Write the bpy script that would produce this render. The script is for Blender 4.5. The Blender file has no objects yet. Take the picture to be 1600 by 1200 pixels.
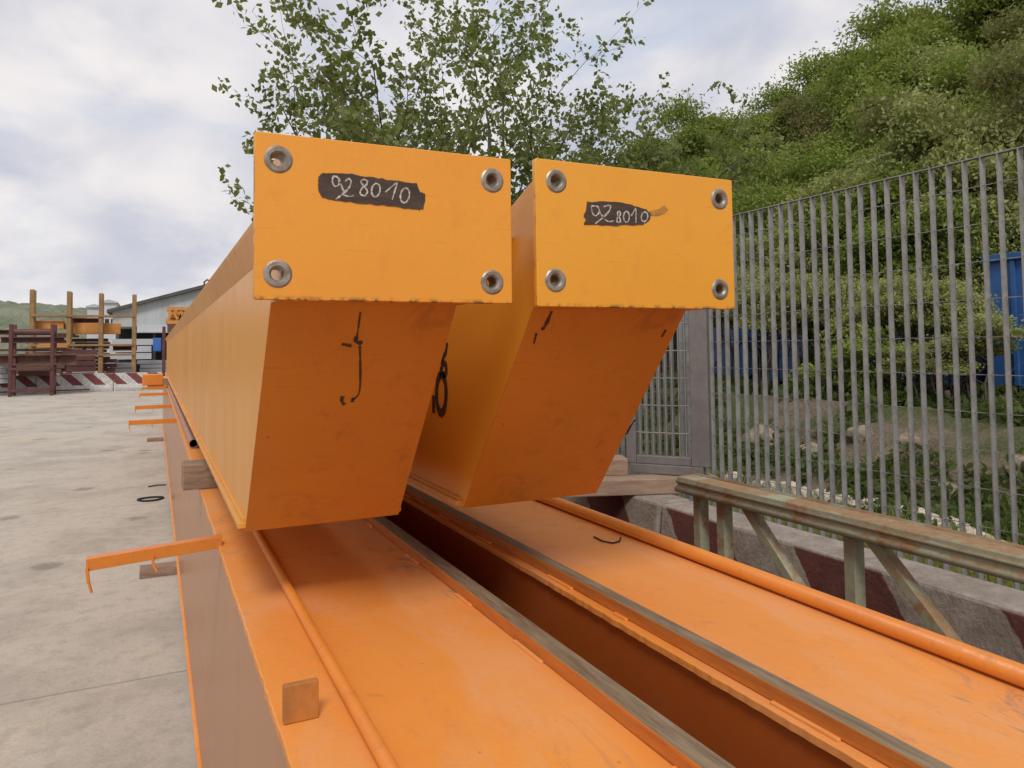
import bpy, bmesh, math, random
import numpy as np
from mathutils import Vector, Matrix
R = math.radians
S = bpy.context.scene
C = S.collection

# ------------------------------------------------------------------ camera
YAW, PITCH, ROLL, PPY, F, CH = 25.790, 2.6, -0.7, 491.73, 1155.0, 1.7
cd = bpy.data.cameras.new('camera'); cam = bpy.data.objects.new('camera', cd); C.objects.link(cam)
MR = Matrix.Rotation(-R(YAW), 3, 'Z') @ Matrix.Rotation(R(90+PITCH), 3, 'X') @ Matrix.Rotation(R(ROLL), 3, 'Z')
cam.matrix_world = Matrix.Translation((0, 0, CH)) @ MR.to_4x4()
cd.sensor_width = 36; cd.lens = F/1600*36; cd.shift_y = -(600-PPY)/1600
cd.clip_start = 0.05; cd.clip_end = 3000
S.camera = cam
S.render.resolution_x = 1024; S.render.resolution_y = 768

def at(x, y, X=None, Y=None, Z=None):
    """pixel of the 1600x1200 photograph on a plane of the world"""
    d = MR @ Vector(((x-800)/F, -(y-PPY)/F, -1.0))
    o = Vector((0, 0, CH))
    i, v = (0, X) if X is not None else (1, Y) if Y is not None else (2, Z)
    return o + d*((v-o[i])/d[i])

# ------------------------------------------------------------------ node helper
class NT:
    def __init__(s, nt): s.t = nt; s.t.nodes.clear()
    def n(s, typ, **kw):
        nd = s.t.nodes.new(typ)
        for k, v in kw.items():
            if k.startswith('_'): setattr(nd, k[1:], v)
            else:
                key = int(k[1:]) if k[0] == 'i' and k[1:].isdigit() else k.replace('__', ' ')
                s.set(nd, key, v)
        return nd
    def set(s, nd, key, v):
        inp = nd.inputs[key]
        if isinstance(v, bpy.types.NodeSocket): s.t.links.new(v, inp)
        else:
            if inp.type == 'RGBA' and len(v) == 3: v = (*v, 1)
            inp.default_value = v
    def noise(s, vec, scale, detail=4, rough=.55, dist=0):
        nd = s.n('ShaderNodeTexNoise'); s.set(nd, 'Vector', vec)
        nd.inputs['Scale'].default_value = scale; nd.inputs['Detail'].default_value = detail
        nd.inputs['Roughness'].default_value = rough; nd.inputs['Distortion'].default_value = dist
        return nd.outputs['Fac']
    def ramp(s, fac, a, b, lo=0., hi=1.):
        nd = s.n('ShaderNodeMapRange', _interpolation_type='SMOOTHSTEP')
        s.set(nd, 0, fac); s.set(nd, 1, a); s.set(nd, 2, b); s.set(nd, 3, lo); s.set(nd, 4, hi)
        return nd.outputs[0]
    def mix(s, fac, a, b, mode='MIX'):
        nd = s.n('ShaderNodeMix', _data_type='RGBA', _blend_type=mode)
        s.set(nd, 0, fac); s.set(nd, 6, a); s.set(nd, 7, b)
        return nd.outputs[2]
    def math(s, op, a, b=0.):
        nd = s.n('ShaderNodeMath', _operation=op); s.set(nd, 0, a); s.set(nd, 1, b)
        return nd.outputs[0]
    def scale(s, vec, sc):
        nd = s.n('ShaderNodeMapping'); s.set(nd, 0, vec); nd.inputs['Scale'].default_value = sc
        return nd.outputs[0]
    def co(s, which='Object'): return s.n('ShaderNodeTexCoord').outputs[which]
    def sep(s, vec):
        nd = s.n('ShaderNodeSeparateXYZ'); s.set(nd, 0, vec); return nd.outputs

# ------------------------------------------------------------------ world: cloudy daylight
SUN_EL, SUN_AZ = 48, 205      # azimuth: clockwise from +Y, sun behind and a little left of the camera
w = bpy.data.worlds.new('World'); S.world = w; w.use_nodes = True
N = NT(w.node_tree)
sky = N.n('ShaderNodeTexSky', _sky_type='NISHITA', _sun_disc=False, _sun_elevation=R(SUN_EL), _sun_rotation=R(SUN_AZ))
g = N.co('Generated'); sx = N.sep(g)
den = N.math('ADD', N.math('MAXIMUM', sx[2], 0.0), .42)
pv = N.n('ShaderNodeCombineXYZ', i0=N.math('DIVIDE', sx[0], den), i1=N.math('DIVIDE', sx[1], den), i2=0.)
n1 = N.noise(pv.outputs[0], 1.7, 5, .5, .5)
n2 = N.noise(pv.outputs[0], 3.0, 6, .52, .25)
n3 = N.noise(N.scale(pv.outputs[0], (1.2, .8, 1)), 1.3, 3, .5, .2)
cl_col = N.mix(N.ramp(n2, .30, .68), (4.9, 5.1, 5.9), (8.0, 7.6, 7.5))
cl_col = N.mix(N.ramp(n3, .50, .72), cl_col, (7.7, 7.4, 7.4))
blue = N.mix(.72, sky.outputs[0], (4.9, 5.7, 7.0))
skyc = N.mix(N.ramp(n1, .30, .48, .25, 1.), blue, cl_col)
bg = N.n('ShaderNodeBackground', Color=skyc, Strength=.1)
N.n('ShaderNodeOutputWorld', Surface=bg.outputs[0])

sl = bpy.data.lights.new('sun', 'SUN'); sun = bpy.data.objects.new('sun', sl); C.objects.link(sun)
sl.energy = 1.8; sl.angle = R(15); sl.color = (1, .955, .89)
sd = Vector((math.sin(R(SUN_AZ))*math.cos(R(SUN_EL)), math.cos(R(SUN_AZ))*math.cos(R(SUN_EL)), math.sin(R(SUN_EL))))
sun.rotation_euler = sd.to_track_quat('Z', 'Y').to_euler()
sun.location = (0, 0, 30)
S.view_settings.view_transform = 'Standard'; S.view_settings.look = 'None'
S.view_settings.exposure = .22; S.view_settings.gamma = 1

# ------------------------------------------------------------------ materials
def mat(name, build):
    m = bpy.data.materials.new(name); m.use_nodes = True
    N = NT(m.node_tree)
    p = N.n('ShaderNodeBsdfPrincipled')
    o = N.n('ShaderNodeOutputMaterial'); N.t.links.new(p.outputs[0], o.inputs[0])
    build(N, p)
    return m
def bump(N, p, h, strength=.3, dist=.01):
    b = N.n('ShaderNodeBump', Height=h, Strength=strength, Distance=dist)
    N.set(p, 'Normal', b.outputs[0])

def paint(name, base, alt, rough=.38, dirt=(.16, .10, .06), dirt_amt=.25, sc=6., edge=None, spec=.5, coat=0., speck=.5, dust=None, dust_amt=0., scuff=0.):
    def f(N, p):
        c = N.co()
        big = N.noise(c, sc*.35, 4, .6, .3); fine = N.noise(c, sc*22, 5, .7)
        mid = N.noise(c, sc*3, 6, .65, .5)
        col = N.mix(N.ramp(big, .3, .7), base, alt)
        col = N.mix(N.math('MULTIPLY', N.ramp(mid, .52, .75), dirt_amt), col, dirt)
        spk = N.noise(c, sc*9, 3, .6)
        col = N.mix(N.math('MULTIPLY', N.ramp(spk, .715, .76), speck), col, dirt)
        col = N.mix(N.ramp(fine, .2, .8, 0, .10), col, dirt)
        scr = N.noise(N.scale(c, (2.5, 2.5, 55)), 3.2, 3, .5)
        col = N.mix(N.ramp(scr, .66, .70, 0, .22), col, dirt)
        if dust:
            d2 = N.noise(N.scale(c, (1.6, .5, 1)), sc*.8, 5, .62, 1.)
            col = N.mix(N.math('MULTIPLY', N.ramp(d2, .42, .72), dust_amt), col, dust)
        if edge:                       # chipped paint along the lower and left edges
            s = N.sep(c)
            m = N.math('MULTIPLY', N.ramp(s[2], edge[0], edge[0]+.010, 1., 0.), N.ramp(N.noise(c, 24, 6, .75), .47, .56))
            m2 = N.math('MULTIPLY', N.ramp(s[0], edge[1], edge[1]+.005, 1., 0.), N.ramp(N.noise(c, 13, 6, .75), .52, .62))
            col = N.mix(N.math('MAXIMUM', m, m2), col, (.07, .035, .02))
        if scuff:
            s1 = N.noise(N.scale(c, (1.5, .45, 1)), 7., 7, .72, 1.2); s2 = N.noise(c, 1.4, 3, .5)
            k = N.math('MULTIPLY', N.ramp(s1, .54, .65), N.ramp(s2, .44, .58))
            col = N.mix(N.math('MULTIPLY', k, scuff), col, (.20, .155, .13))
            vo = N.n('ShaderNodeTexVoronoi'); N.set(vo, 'Vector', N.scale(c, (1, .6, 1))); vo.inputs['Scale'].default_value = 9; vo.inputs['Randomness'].default_value = 1
            rr_ = N.sep(vo.outputs['Color'])
            chip = N.math('MULTIPLY', N.ramp(N.math('ADD', vo.outputs['Distance'], N.math('MULTIPLY', spk, .12)), .085, .11, 1, 0), N.ramp(rr_[0], .55, .57))
            col = N.mix(N.math('MULTIPLY', chip, .8), col, (.09, .05, .035))
        N.set(p, 'Base Color', col)
        N.set(p, 'Roughness', N.ramp(mid, .3, .8, rough-.06, rough+.14))
        p.inputs['Specular IOR Level'].default_value = spec
        p.inputs['Coat Weight'].default_value = coat; p.inputs['Coat Roughness'].default_value = .12
        bump(N, p, N.math('ADD', fine, N.math('MULTIPLY', mid, 2.)), .12, .002)
    return mat(name, f)

M = {}
def plate_mat(ph, pw): return paint('amber_paint_end_plate', (.76, .315+(pw > .43)*.025, .026), (.71, .28+(pw > .43)*.03, .022), .42, dirt=(.40, .17, .03), dirt_amt=.16, sc=5, edge=(-ph/2-.0015, -pw/2-.0025), speck=.3)
M['shaded_bevelface'] = paint('shaded_orange_raked_face', (.58, .20, .020), (.51, .17, .017), .42, dirt=(.18, .06, .015), dirt_amt=.35, sc=5, speck=.5)  # deep orange, darkened so the colour holds the shade of the down-facing ends
def web(N, p):
    c = N.co(); st = N.noise(N.scale(c, (1, 1.1, .03)), 1.6, 3, .5); st2 = N.noise(N.scale(c, (1, 3, .05)), 1.6, 2, .5)
    mid = N.noise(N.scale(c, (1, .5, 2)), 4, 5, .6)
    col = N.mix(N.ramp(st, .3, .7), (.70, .295, .026), (.64, .26, .022))
    col = N.mix(N.ramp(mid, .45, .8, 0, .25), col, (.60, .30, .06))
    N.set(p, 'Base Color', col); N.set(p, 'Roughness', N.ramp(st2, .3, .7, .33, .41))
    p.inputs['Specular IOR Level'].default_value = .4
    bump(N, p, st, .03, .02)
M['web'] = mat('amber_glossy_web_paint', web)
M['flange'] = paint('amber_paint_flange', (.68, .315, .05), (.60, .26, .04), .42, sc=4, dirt_amt=.35)
M['deck'] = paint('orange_paint_deck', (.75, .265, .045), (.78, .30, .06), .52, dirt=(.22, .13, .09), dirt_amt=.16, sc=5, speck=.5, dust=(.66, .38, .22), dust_amt=.30, scuff=.6, spec=.35)
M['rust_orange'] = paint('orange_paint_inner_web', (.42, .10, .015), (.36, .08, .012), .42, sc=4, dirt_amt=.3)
M['arm'] = paint('orange_paint_arm', (.68, .22, .022), (.60, .18, .018), .4, sc=14, dirt_amt=.3)
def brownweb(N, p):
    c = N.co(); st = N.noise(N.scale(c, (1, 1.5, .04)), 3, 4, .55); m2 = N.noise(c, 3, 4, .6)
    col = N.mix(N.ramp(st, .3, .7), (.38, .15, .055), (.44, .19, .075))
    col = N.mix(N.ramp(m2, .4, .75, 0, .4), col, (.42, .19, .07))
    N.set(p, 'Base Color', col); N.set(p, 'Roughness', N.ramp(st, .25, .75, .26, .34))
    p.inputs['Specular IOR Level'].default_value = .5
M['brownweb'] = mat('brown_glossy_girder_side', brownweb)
def railtop(N, p):
    c = N.co(); a = N.noise(N.scale(c, (6, .6, 6)), 12, 6, .7); s = N.sep(N.n('ShaderNodeNewGeometry').outputs['Normal'])
    top = N.mix(N.ramp(a, .35, .7), (.15, .10, .055), (.26, .195, .12))
    side = N.mix(N.ramp(a, .35, .7), (.55, .17, .022), (.40, .12, .02))
    N.set(p, 'Base Color', N.mix(N.ramp(s[2], .5, .8), side, top)); p.inputs['Roughness'].default_value = .6
    bump(N, p, a, .4, .004)
M['rail'] = mat('worn_steel_rail', railtop)
def steel(N, p):
    c = N.co(); a = N.noise(c, 60, 4, .6)
    N.set(p, 'Base Color', N.mix(N.ramp(a, .3, .7), (.20, .16, .12), (.36, .32, .27))); p.inputs['Metallic'].default_value = .55
    p.inputs['Roughness'].default_value = .42; bump(N, p, a, .3, .002)
M['steel'] = mat('machined_steel', steel)
def flat(name, a, b, rough=.7, sc=8, metal=0., bmp=.2, det=5, streak=(1, 1, 1)):
    def f(N, p):
        c = N.scale(N.co(), streak); n = N.noise(c, sc, det, .65, .4); n2 = N.noise(c, sc*6, 4, .6)
        col = N.mix(N.ramp(n, .32, .68), a, b)
        col = N.mix(N.ramp(n2, .3, .8, 0, .3), col, tuple(x*.6 for x in a))
        N.set(p, 'Base Color', col); N.set(p, 'Roughness', rough); N.set(p, 'Metallic', metal)
        bump(N, p, n2, bmp, .004)
    return mat(name, f)
M['patch'] = flat('dark_brushed_patch', (.035, .022, .016), (.075, .048, .034), .75, 40, bmp=.1, streak=(.4, 1, 2))
M['smudge'] = flat('olive_smudge', (.50, .24, .03), (.28, .15, .03), .7, 60, bmp=.05)
M['chalk'] = flat('chalk', (.60, .56, .52), (.24, .21, .18), .9, 260, bmp=.1)
M['ink'] = flat('black_marker', (.02, .016, .018), (.07, .025, .02), .6, 90, bmp=.05)
M['wood'] = flat('weathered_timber', (.20, .12, .075), (.33, .22, .15), .85, 9, streak=(1, 6, 6))
M['woodx'] = flat('pale_weathered_timber', (.36, .25, .18), (.26, .17, .11), .85, 9, streak=(1, 6, 6))
M['orangewood'] = flat('paint_stained_block', (.46, .17, .03), (.30, .12, .03), .8, 16)
M['browntube'] = flat('brown_primed_pipe', (.40, .20, .12), (.28, .12, .07), .45, 12)
M['black'] = flat('black_inside', (.008, .008, .008), (.02, .018, .016), .8, 20)
M['greyframe'] = flat('grey_painted_steel', (.155, .14, .135), (.20, .18, .17), .5, 7)
M['galv'] = flat('galvanised_steel', (.25, .24, .23), (.35, .34, .32), .5, 14, metal=.25, bmp=.1)
def green(N, p):
    c = N.co(); a = N.noise(c, 7, 7, .7, .5); b = N.noise(c, 45, 4, .6); s = N.sep(N.n('ShaderNodeNewGeometry').outputs['Normal'])
    col = N.mix(N.ramp(b, .3, .8, 0, .6), (.29, .29, .19), (.38, .37, .265))
    rustc = N.mix(b, (.20, .095, .04), (.37, .24, .12))
    up = N.ramp(s[2], .3, .9, 0, .13)
    N.set(p, 'Base Color', N.mix(N.ramp(N.math('ADD', a, up), .50, .62), col, rustc)); p.inputs['Roughness'].default_value = .65
    bump(N, p, N.math('ADD', a, b), .4, .004)
M['truss'] = mat('green_rusty_paint', green)
def barrier(phase, axis=1):
    def f(N, p):
        c = N.n('ShaderNodeNewGeometry').outputs['Position']; s = N.sep(c)
        n = N.noise(c, 9, 6, .65); f2 = N.noise(c, 70, 5, .7)
        t = N.math('SUBTRACT', s[axis], N.math('MULTIPLY', s[2], .75 if axis == 1 else -1.05))
        t = N.math('ADD', t, N.math('MULTIPLY', N.math('SUBTRACT', N.noise(c, 14, 4, .6), .5), .05))
        per = .70 if axis == 1 else .86
        fr = N.math('FRACT', N.math('DIVIDE', N.math('ADD', t, phase), per))
        red = N.math('MULTIPLY', N.ramp(fr, .0, .012), N.ramp(fr, .5, .512, 1, 0))
        zmax = 1.008 if axis == 1 else .80
        red = N.math('MULTIPLY', red, N.ramp(s[2], zmax-.01, zmax, 1, 0))
        if axis == 0: red = N.math('MULTIPLY', red, N.ramp(s[2], .28, .30))
        red = N.math('MULTIPLY', red, N.ramp(f2, .28, .42, .7, .97))
        con = N.mix(N.ramp(n, .3, .7), (.23, .185, .15), (.36, .31, .265)) if axis == 1 else N.mix(N.ramp(n, .3, .7), (.36, .34, .31), (.56, .54, .51))
        con = N.mix(N.ramp(f2, .45, .75, 0, .6), con, (.13, .10, .085))
        rc = (.085, .022, .016) if axis == 1 else (.11, .022, .024)
        N.set(p, 'Base Color', N.mix(red, con, N.mix(N.ramp(n, .3, .7), rc, tuple(x*1.5 for x in rc)))); p.inputs['Roughness'].default_value = .9
        bump(N, p, N.math('ADD', f2, n), .6, .008)
    return f
M['barrier'] = mat('striped_concrete', barrier(-1.565+.75+.0))
M['barrier_far'] = mat('striped_concrete_far', barrier(.37, 0))
def concrete(N, p):
    c = N.co(); big = N.noise(c, .18, 5, .6, .6); mid = N.noise(c, .9, 8, .68, .4); fine = N.noise(c, 55, 5, .8); sp = N.noise(c, 9, 6, .7)
    st = N.noise(c, .55, 6, .65, 1.0)
    col = N.mix(N.ramp(big, .3, .7), (.455, .40, .33), (.52, .465, .39))
    col = N.mix(N.ramp(mid, .42, .66, 0, .55), col, (.28, .245, .205))
    col = N.mix(N.ramp(st, .52, .70, 0, .4), col, (.60, .48, .33))
    col = N.mix(N.ramp(sp, .46, .70, 0, .5), col, (.27, .24, .20))
    col = N.mix(N.ramp(fine, .35, .8, 0, .45), col, (.20, .175, .15))
    v = N.n('ShaderNodeTexVoronoi'); N.set(v, 'Vector', c); v.inputs['Scale'].default_value = 1.6
    rr_ = N.sep(v.outputs['Color'])
    oil = N.math('MULTIPLY', N.ramp(N.math('ADD', v.outputs['Distance'], N.math('MULTIPLY', sp, .5)), .36, .50, 1, 0), N.ramp(rr_[0], .70, .72))
    col = N.mix(N.math('MULTIPLY', oil, .6), col, (.15, .125, .105))
    s = N.sep(c)                                     # sawn joints every 5 m
    wob = N.math('MULTIPLY', N.math('SUBTRACT', sp, .5), .02)
    for ax, off in ((0, 1.4), (1, 3.1)):
        fr = N.math('ABSOLUTE', N.math('SUBTRACT', N.math('FRACT', N.math('DIVIDE', N.math('ADD', N.math('ADD', s[ax], off+500), wob), 5.)), .5))
        col = N.mix(N.ramp(fr, .0008, .0022, .55, 0), col, (.14, .12, .10))
    N.set(p, 'Base Color', col); N.set(p, 'Roughness', N.ramp(mid, .3, .7, .8, .95))
    bump(N, p, N.math('ADD', N.math('MULTIPLY', fine, .3), N.math('MULTIPLY', sp, .5)), .35, .008)
M['ground'] = mat('yard_concrete', concrete)
def terr(N, p):
    c = N.co(); a = N.noise(c, .9, 6, .65, .5); b = N.noise(c, 6, 6, .7, .5); d = N.noise(c, 35, 4, .7)
    dirt = N.mix(N.ramp(b, .3, .7), (.15, .11, .07), (.27, .21, .14))
    dirt = N.mix(N.ramp(d, .5, .75, 0, .6), dirt, (.36, .30, .22))
    gr = N.mix(N.ramp(d, .3, .7), (.07, .085, .025), (.13, .15, .045))
    N.set(p, 'Base Color', N.mix(N.ramp(a, .42, .58), dirt, gr)); p.inputs['Roughness'].default_value = .95
    bump(N, p, N.math('ADD', b, d), 1., .06)
M['terrain'] = mat('earth_and_weeds', terr)
def far(N, p):
    c = N.co(); a = N.noise(c, .12, 6, .7, .5); b = N.noise(c, .5, 4, .7)
    N.set(p, 'Base Color', N.mix(N.ramp(a, .35, .65), (.13, .155, .10), N.mix(b, (.20, .22, .14), (.26, .27, .2)))); p.inputs['Roughness'].default_value = 1
    bump(N, p, b, 1, 2.)
M['farhill'] = mat('distant_woods', far)
def leaf(name, a, b, c3, trans=.45, var=.5):
    m = bpy.data.materials.new(name); m.use_nodes = True; N = NT(m.node_tree)
    geo = N.n('ShaderNodeNewGeometry'); oi = N.n('ShaderNodeObjectInfo')
    n = N.noise(geo.outputs['Position'], 1.1, 3, .6)
    col = N.mix(geo.outputs['Random Per Island'], a, b)
    col = N.mix(N.ramp(n, .40, .66, 0, .75), col, c3)
    col = N.mix(N.math('MULTIPLY', oi.outputs['Random'], .45), col, tuple(x*1.0 for x in c3))
    col = N.mix(N.ramp(N.math('FRACT', N.math('MULTIPLY', oi.outputs['Random'], 7.31)), .1, .9, 0, var), col, tuple(x*.75 for x in a))
    d = N.n('ShaderNodeBsdfPrincipled'); N.set(d, 'Base Color', col); d.inputs['Roughness'].default_value = .6
    d.inputs['Specular IOR Level'].default_value = .3
    t = N.n('ShaderNodeBsdfTranslucent', Color=N.mix(.5, col, (.20, .26, .03)))
    ms = N.n('ShaderNodeMixShader', i0=trans); N.set(ms, 1, d.outputs[0]); N.set(ms, 2, t.outputs[0])
    N.n('ShaderNodeOutputMaterial', Surface=ms.outputs[0])
    return m
M['leaf_dark'] = leaf('broad_leaf_green', (.17, .24, .04), (.25, .32, .065), (.30, .34, .08))
M['leaf_mid'] = leaf('light_leaf_green', (.24, .30, .06), (.30, .36, .09), (.35, .37, .10))
M['leaf_olive'] = leaf('olive_leaf', (.32, .36, .11), (.43, .45, .18), (.46, .45, .19))
M['leaf_brown'] = leaf('budding_brown_leaf', (.20, .16, .08), (.25, .22, .09), (.22, .24, .08))
M['leaf_tree'] = leaf('young_tree_leaf', (.11, .145, .035), (.19, .23, .06), (.20, .22, .08), .45, 0.)
M['ivy'] = leaf('ivy_leaf', (.05, .09, .02), (.10, .15, .03), (.08, .10, .03))
M['grass'] = leaf('grass_blade', (.26, .30, .07), (.34, .34, .10), (.40, .36, .12))
M['bark'] = flat('bark', (.06, .05, .04), (.13, .105, .08), .95, 14, bmp=.6)
M['rock'] = flat('pale_rock', (.30, .24, .17), (.14, .11, .075), .95, 5, bmp=.8)
M['whitestone'] = flat('white_stone', (.56, .48, .40), (.36, .29, .22), .9, 9, bmp=.6)
M['blue'] = flat('shaded_blue_container_paint', (.012, .04, .12), (.016, .055, .17), .45, 3, bmp=.1)  # dark blue of the low skips, deepened to include the shade they stand in
M['blue_light'] = flat('light_blue_paint', (.035, .115, .32), (.025, .085, .25), .45, 3, bmp=.1)
M['maroon'] = flat('maroon_primer', (.075, .022, .022), (.12, .04, .035), .6, 2)
M['rustbar'] = flat('rusty_steel', (.10, .045, .03), (.16, .08, .05), .75, 3)
M['ochre'] = flat('ochre_post_paint', (.34, .20, .07), (.22, .13, .06), .7, 2)
M['yard_orange'] = flat('yard_orange_paint', (.62, .28, .07), (.50, .19, .03), .55, 1.2)
M['yard_grey'] = flat('grey_sheet_metal', (.34, .35, .37), (.25, .26, .28), .5, .6)
M['cladding'] = flat('warehouse_cladding', (.44, .46, .47), (.38, .40, .40), .6, .4, streak=(6, 6, .2))
M['white'] = flat('white_render', (.50, .51, .53), (.44, .45, .47), .8, .3)
M['darkroof'] = flat('dark_fascia', (.06, .06, .055), (.09, .085, .075), .7, .5)
M['darkhole'] = flat('dark_interior', (.015, .014, .013), (.03, .028, .026), .9, .5)
M['tarp'] = flat('blue_tarpaulin', (.03, .12, .42), (.05, .16, .5), .6, 1)

# ------------------------------------------------------------------ object helpers
def obj(name, bm, m, parent=None, loc=None, smooth=False):
    me = bpy.data.meshes.new(name)
    if isinstance(bm, bmesh.types.BMesh):
        bmesh.ops.recalc_face_normals(bm, faces=bm.faces)
        bm.to_mesh(me); bm.free()
    else: me = bm; me.name = name
    me.materials.clear(); me.materials.append(m if not isinstance(m, str) else M[m])
    if smooth: me.polygons.foreach_set('use_smooth', [True]*len(me.polygons))
    o = bpy.data.objects.new(name, me); C.objects.link(o)
    if parent: o.parent = parent
    if loc is not None: o.location = loc
    return o
def tag(o, label, cat, group=None, kind=None):
    o['label'] = label; o['category'] = cat
    if group: o['group'] = group
    if kind: o['kind'] = kind
    return o
def thing(name, label, cat, loc=(0, 0, 0), rz=0, group=None):
    o = bpy.data.objects.new(name, None); C.objects.link(o); o.empty_display_size = .1
    o.location = loc; o.rotation_euler = (0, 0, rz)
    return tag(o, label, cat, group)
def struct(o): o['kind'] = 'structure'; return o
def box(bm, a, b, bev=0., seg=2, mtx=None):
    x0, y0, z0 = [min(a[i], b[i]) for i in range(3)]; x1, y1, z1 = [max(a[i], b[i]) for i in range(3)]
    r = bmesh.ops.create_cube(bm, size=1.0); vs = r['verts']
    for v in vs: v.co = Vector(((x0+x1)/2+v.co.x*(x1-x0), (y0+y1)/2+v.co.y*(y1-y0), (z0+z1)/2+v.co.z*(z1-z0)))
    if mtx: bmesh.ops.transform(bm, matrix=mtx, verts=vs)
    if bev > 0:
        es = list({e for v in vs for e in v.link_edges})
        bmesh.ops.bevel(bm, geom=es, offset=bev, segments=seg, affect='EDGES', profile=.5)
def nbm(): return bmesh.new()
def bx(a, b, bev=0., mtx=None):
    bm = nbm(); box(bm, a, b, bev, mtx=mtx); return bm
def bar(bm, p, q, wd, ht, up=(0, 0, 1), bev=0.):
    p = Vector(p); q = Vector(q); y = (q-p); L = y.length; y.normalize()
    x = y.cross(Vector(up)).normalized(); z = x.cross(y)
    m = Matrix((x, y, z)).transposed().to_4x4(); m.translation = (p+q)/2
    box(bm, (-wd/2, -L/2, -ht/2), (wd/2, L/2, ht/2), bev, mtx=m)
def tube(bm, pts, r, n=10, cap=True):
    pts = [Vector(p) for p in pts]; rs = r if isinstance(r, (list, tuple)) else [r]*len(pts)
    rings = []; ref = None
    for i, p in enumerate(pts):
        d = (pts[min(i+1, len(pts)-1)]-pts[max(i-1, 0)]).normalized()
        if ref is None: ref = Vector((0, 0, 1)) if abs(d.z) < .9 else Vector((1, 0, 0))
        x = d.cross(ref).normalized(); y = d.cross(x); ref = x.cross(d)*1.0
        rings.append([bm.verts.new(p+(x*math.cos(2*math.pi*k/n)+y*math.sin(2*math.pi*k/n))*rs[i]) for k in range(n)])
    for a, b in zip(rings, rings[1:]):
        for k in range(n): bm.faces.new((a[k], a[(k+1) % n], b[(k+1) % n], b[k]))
    if cap: bm.faces.new(rings[0][::-1]); bm.faces.new(rings[-1])
def prism(bm, poly, axis, lo, hi, bev=0.):
    """poly in the two other axes, extruded along axis"""
    def mk(p, t):
        if axis == 0: return (t, p[0], p[1])
        if axis == 1: return (p[0], t, p[1])
        return (p[0], p[1], t)
    a = [bm.verts.new(mk(p, lo)) for p in poly]; b = [bm.verts.new(mk(p, hi)) for p in poly]
    n = len(poly); fs = [bm.faces.new(a), bm.faces.new(b[::-1])]
    for i in range(n): fs.append(bm.faces.new((a[i], b[i], b[(i+1) % n], a[(i+1) % n])))
    bmesh.ops.recalc_face_normals(bm, faces=fs)
    if bev: bmesh.ops.bevel(bm, geom=list({e for f in fs for e in f.edges}), offset=bev, segments=2, affect='EDGES', profile=.5)
def pris(poly, axis, lo, hi, bev=0.):
    bm = nbm(); prism(bm, poly, axis, lo, hi, bev); return bm
def annulus(bm, c, ro, ri, y0, y1, n=28, cham=.003):
    """ring with its axis along y: front face, bore and rim"""
    prof = [(ro, y1), (ro, y0+cham*.6), (ro-cham, y0), (ri+cham, y0), (ri, y0+cham), (ri, y1)]
    rs = []
    for r, y in prof: rs.append([bm.verts.new((c[0]+r*math.cos(2*math.pi*k/n), y, c[1]+r*math.sin(2*math.pi*k/n))) for k in range(n)])
    for i in range(len(prof)):
        a, b = rs[i], rs[(i+1) % len(prof)]
        for k in range(n): bm.faces.new((a[k], a[(k+1) % n], b[(k+1) % n], b[k]))

def stroke(bm, pts, wd, P, rng, lift=0.):
    """a hand-drawn line as a thin ribbon lying on a surface. P maps (u,v) to a point and gives du/dv frames"""
    pts = [P(p) for p in pts]
    # catmull-rom smoothing
    out = []
    n = len(pts)
    for i in range(n-1):
        p0, p1, p2, p3 = pts[max(i-1, 0)], pts[i], pts[i+1], pts[min(i+2, n-1)]
        for k in range(5):
            t = k/5
            out.append(.5*((2*p1)+(-p0+p2)*t+(2*p0-5*p1+4*p2-p3)*t*t+(-p0+3*p1-3*p2+p3)*t**3))
    out.append(pts[-1])
    return out
def ribbon(bm, pts, wd, nrm, thick, rng, jit=.25):
    nrm = Vector(nrm).normalized(); L = []; Rr = []
    for i, p in enumerate(pts):
        d = (pts[min(i+1, len(pts)-1)]-pts[max(i-1, 0)])
        if d.length < 1e-9: d = Vector((1, 0, 0))
        s = nrm.cross(d.normalized())*wd*.5*(1+rng.uniform(-jit, jit))
        L.append(bm.verts.new(p+s+nrm*thick)); Rr.append(bm.verts.new(p-s+nrm*thick))
    for i in range(len(pts)-1):
        try: bm.faces.new((L[i], L[i+1], Rr[i+1], Rr[i]))
        except ValueError: pass
def ell(cx, cy, rx, ry, tilt=0, n=12):
    o = []
    for k in range(n+1):
        a = 2*math.pi*k/n+.4; x, y = rx*math.cos(a), ry*math.sin(a); t = R(tilt)
        o.append((cx+x*math.cos(t)-y*math.sin(t), cy+x*math.sin(t)+y*math.cos(t)))
    return o

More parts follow.
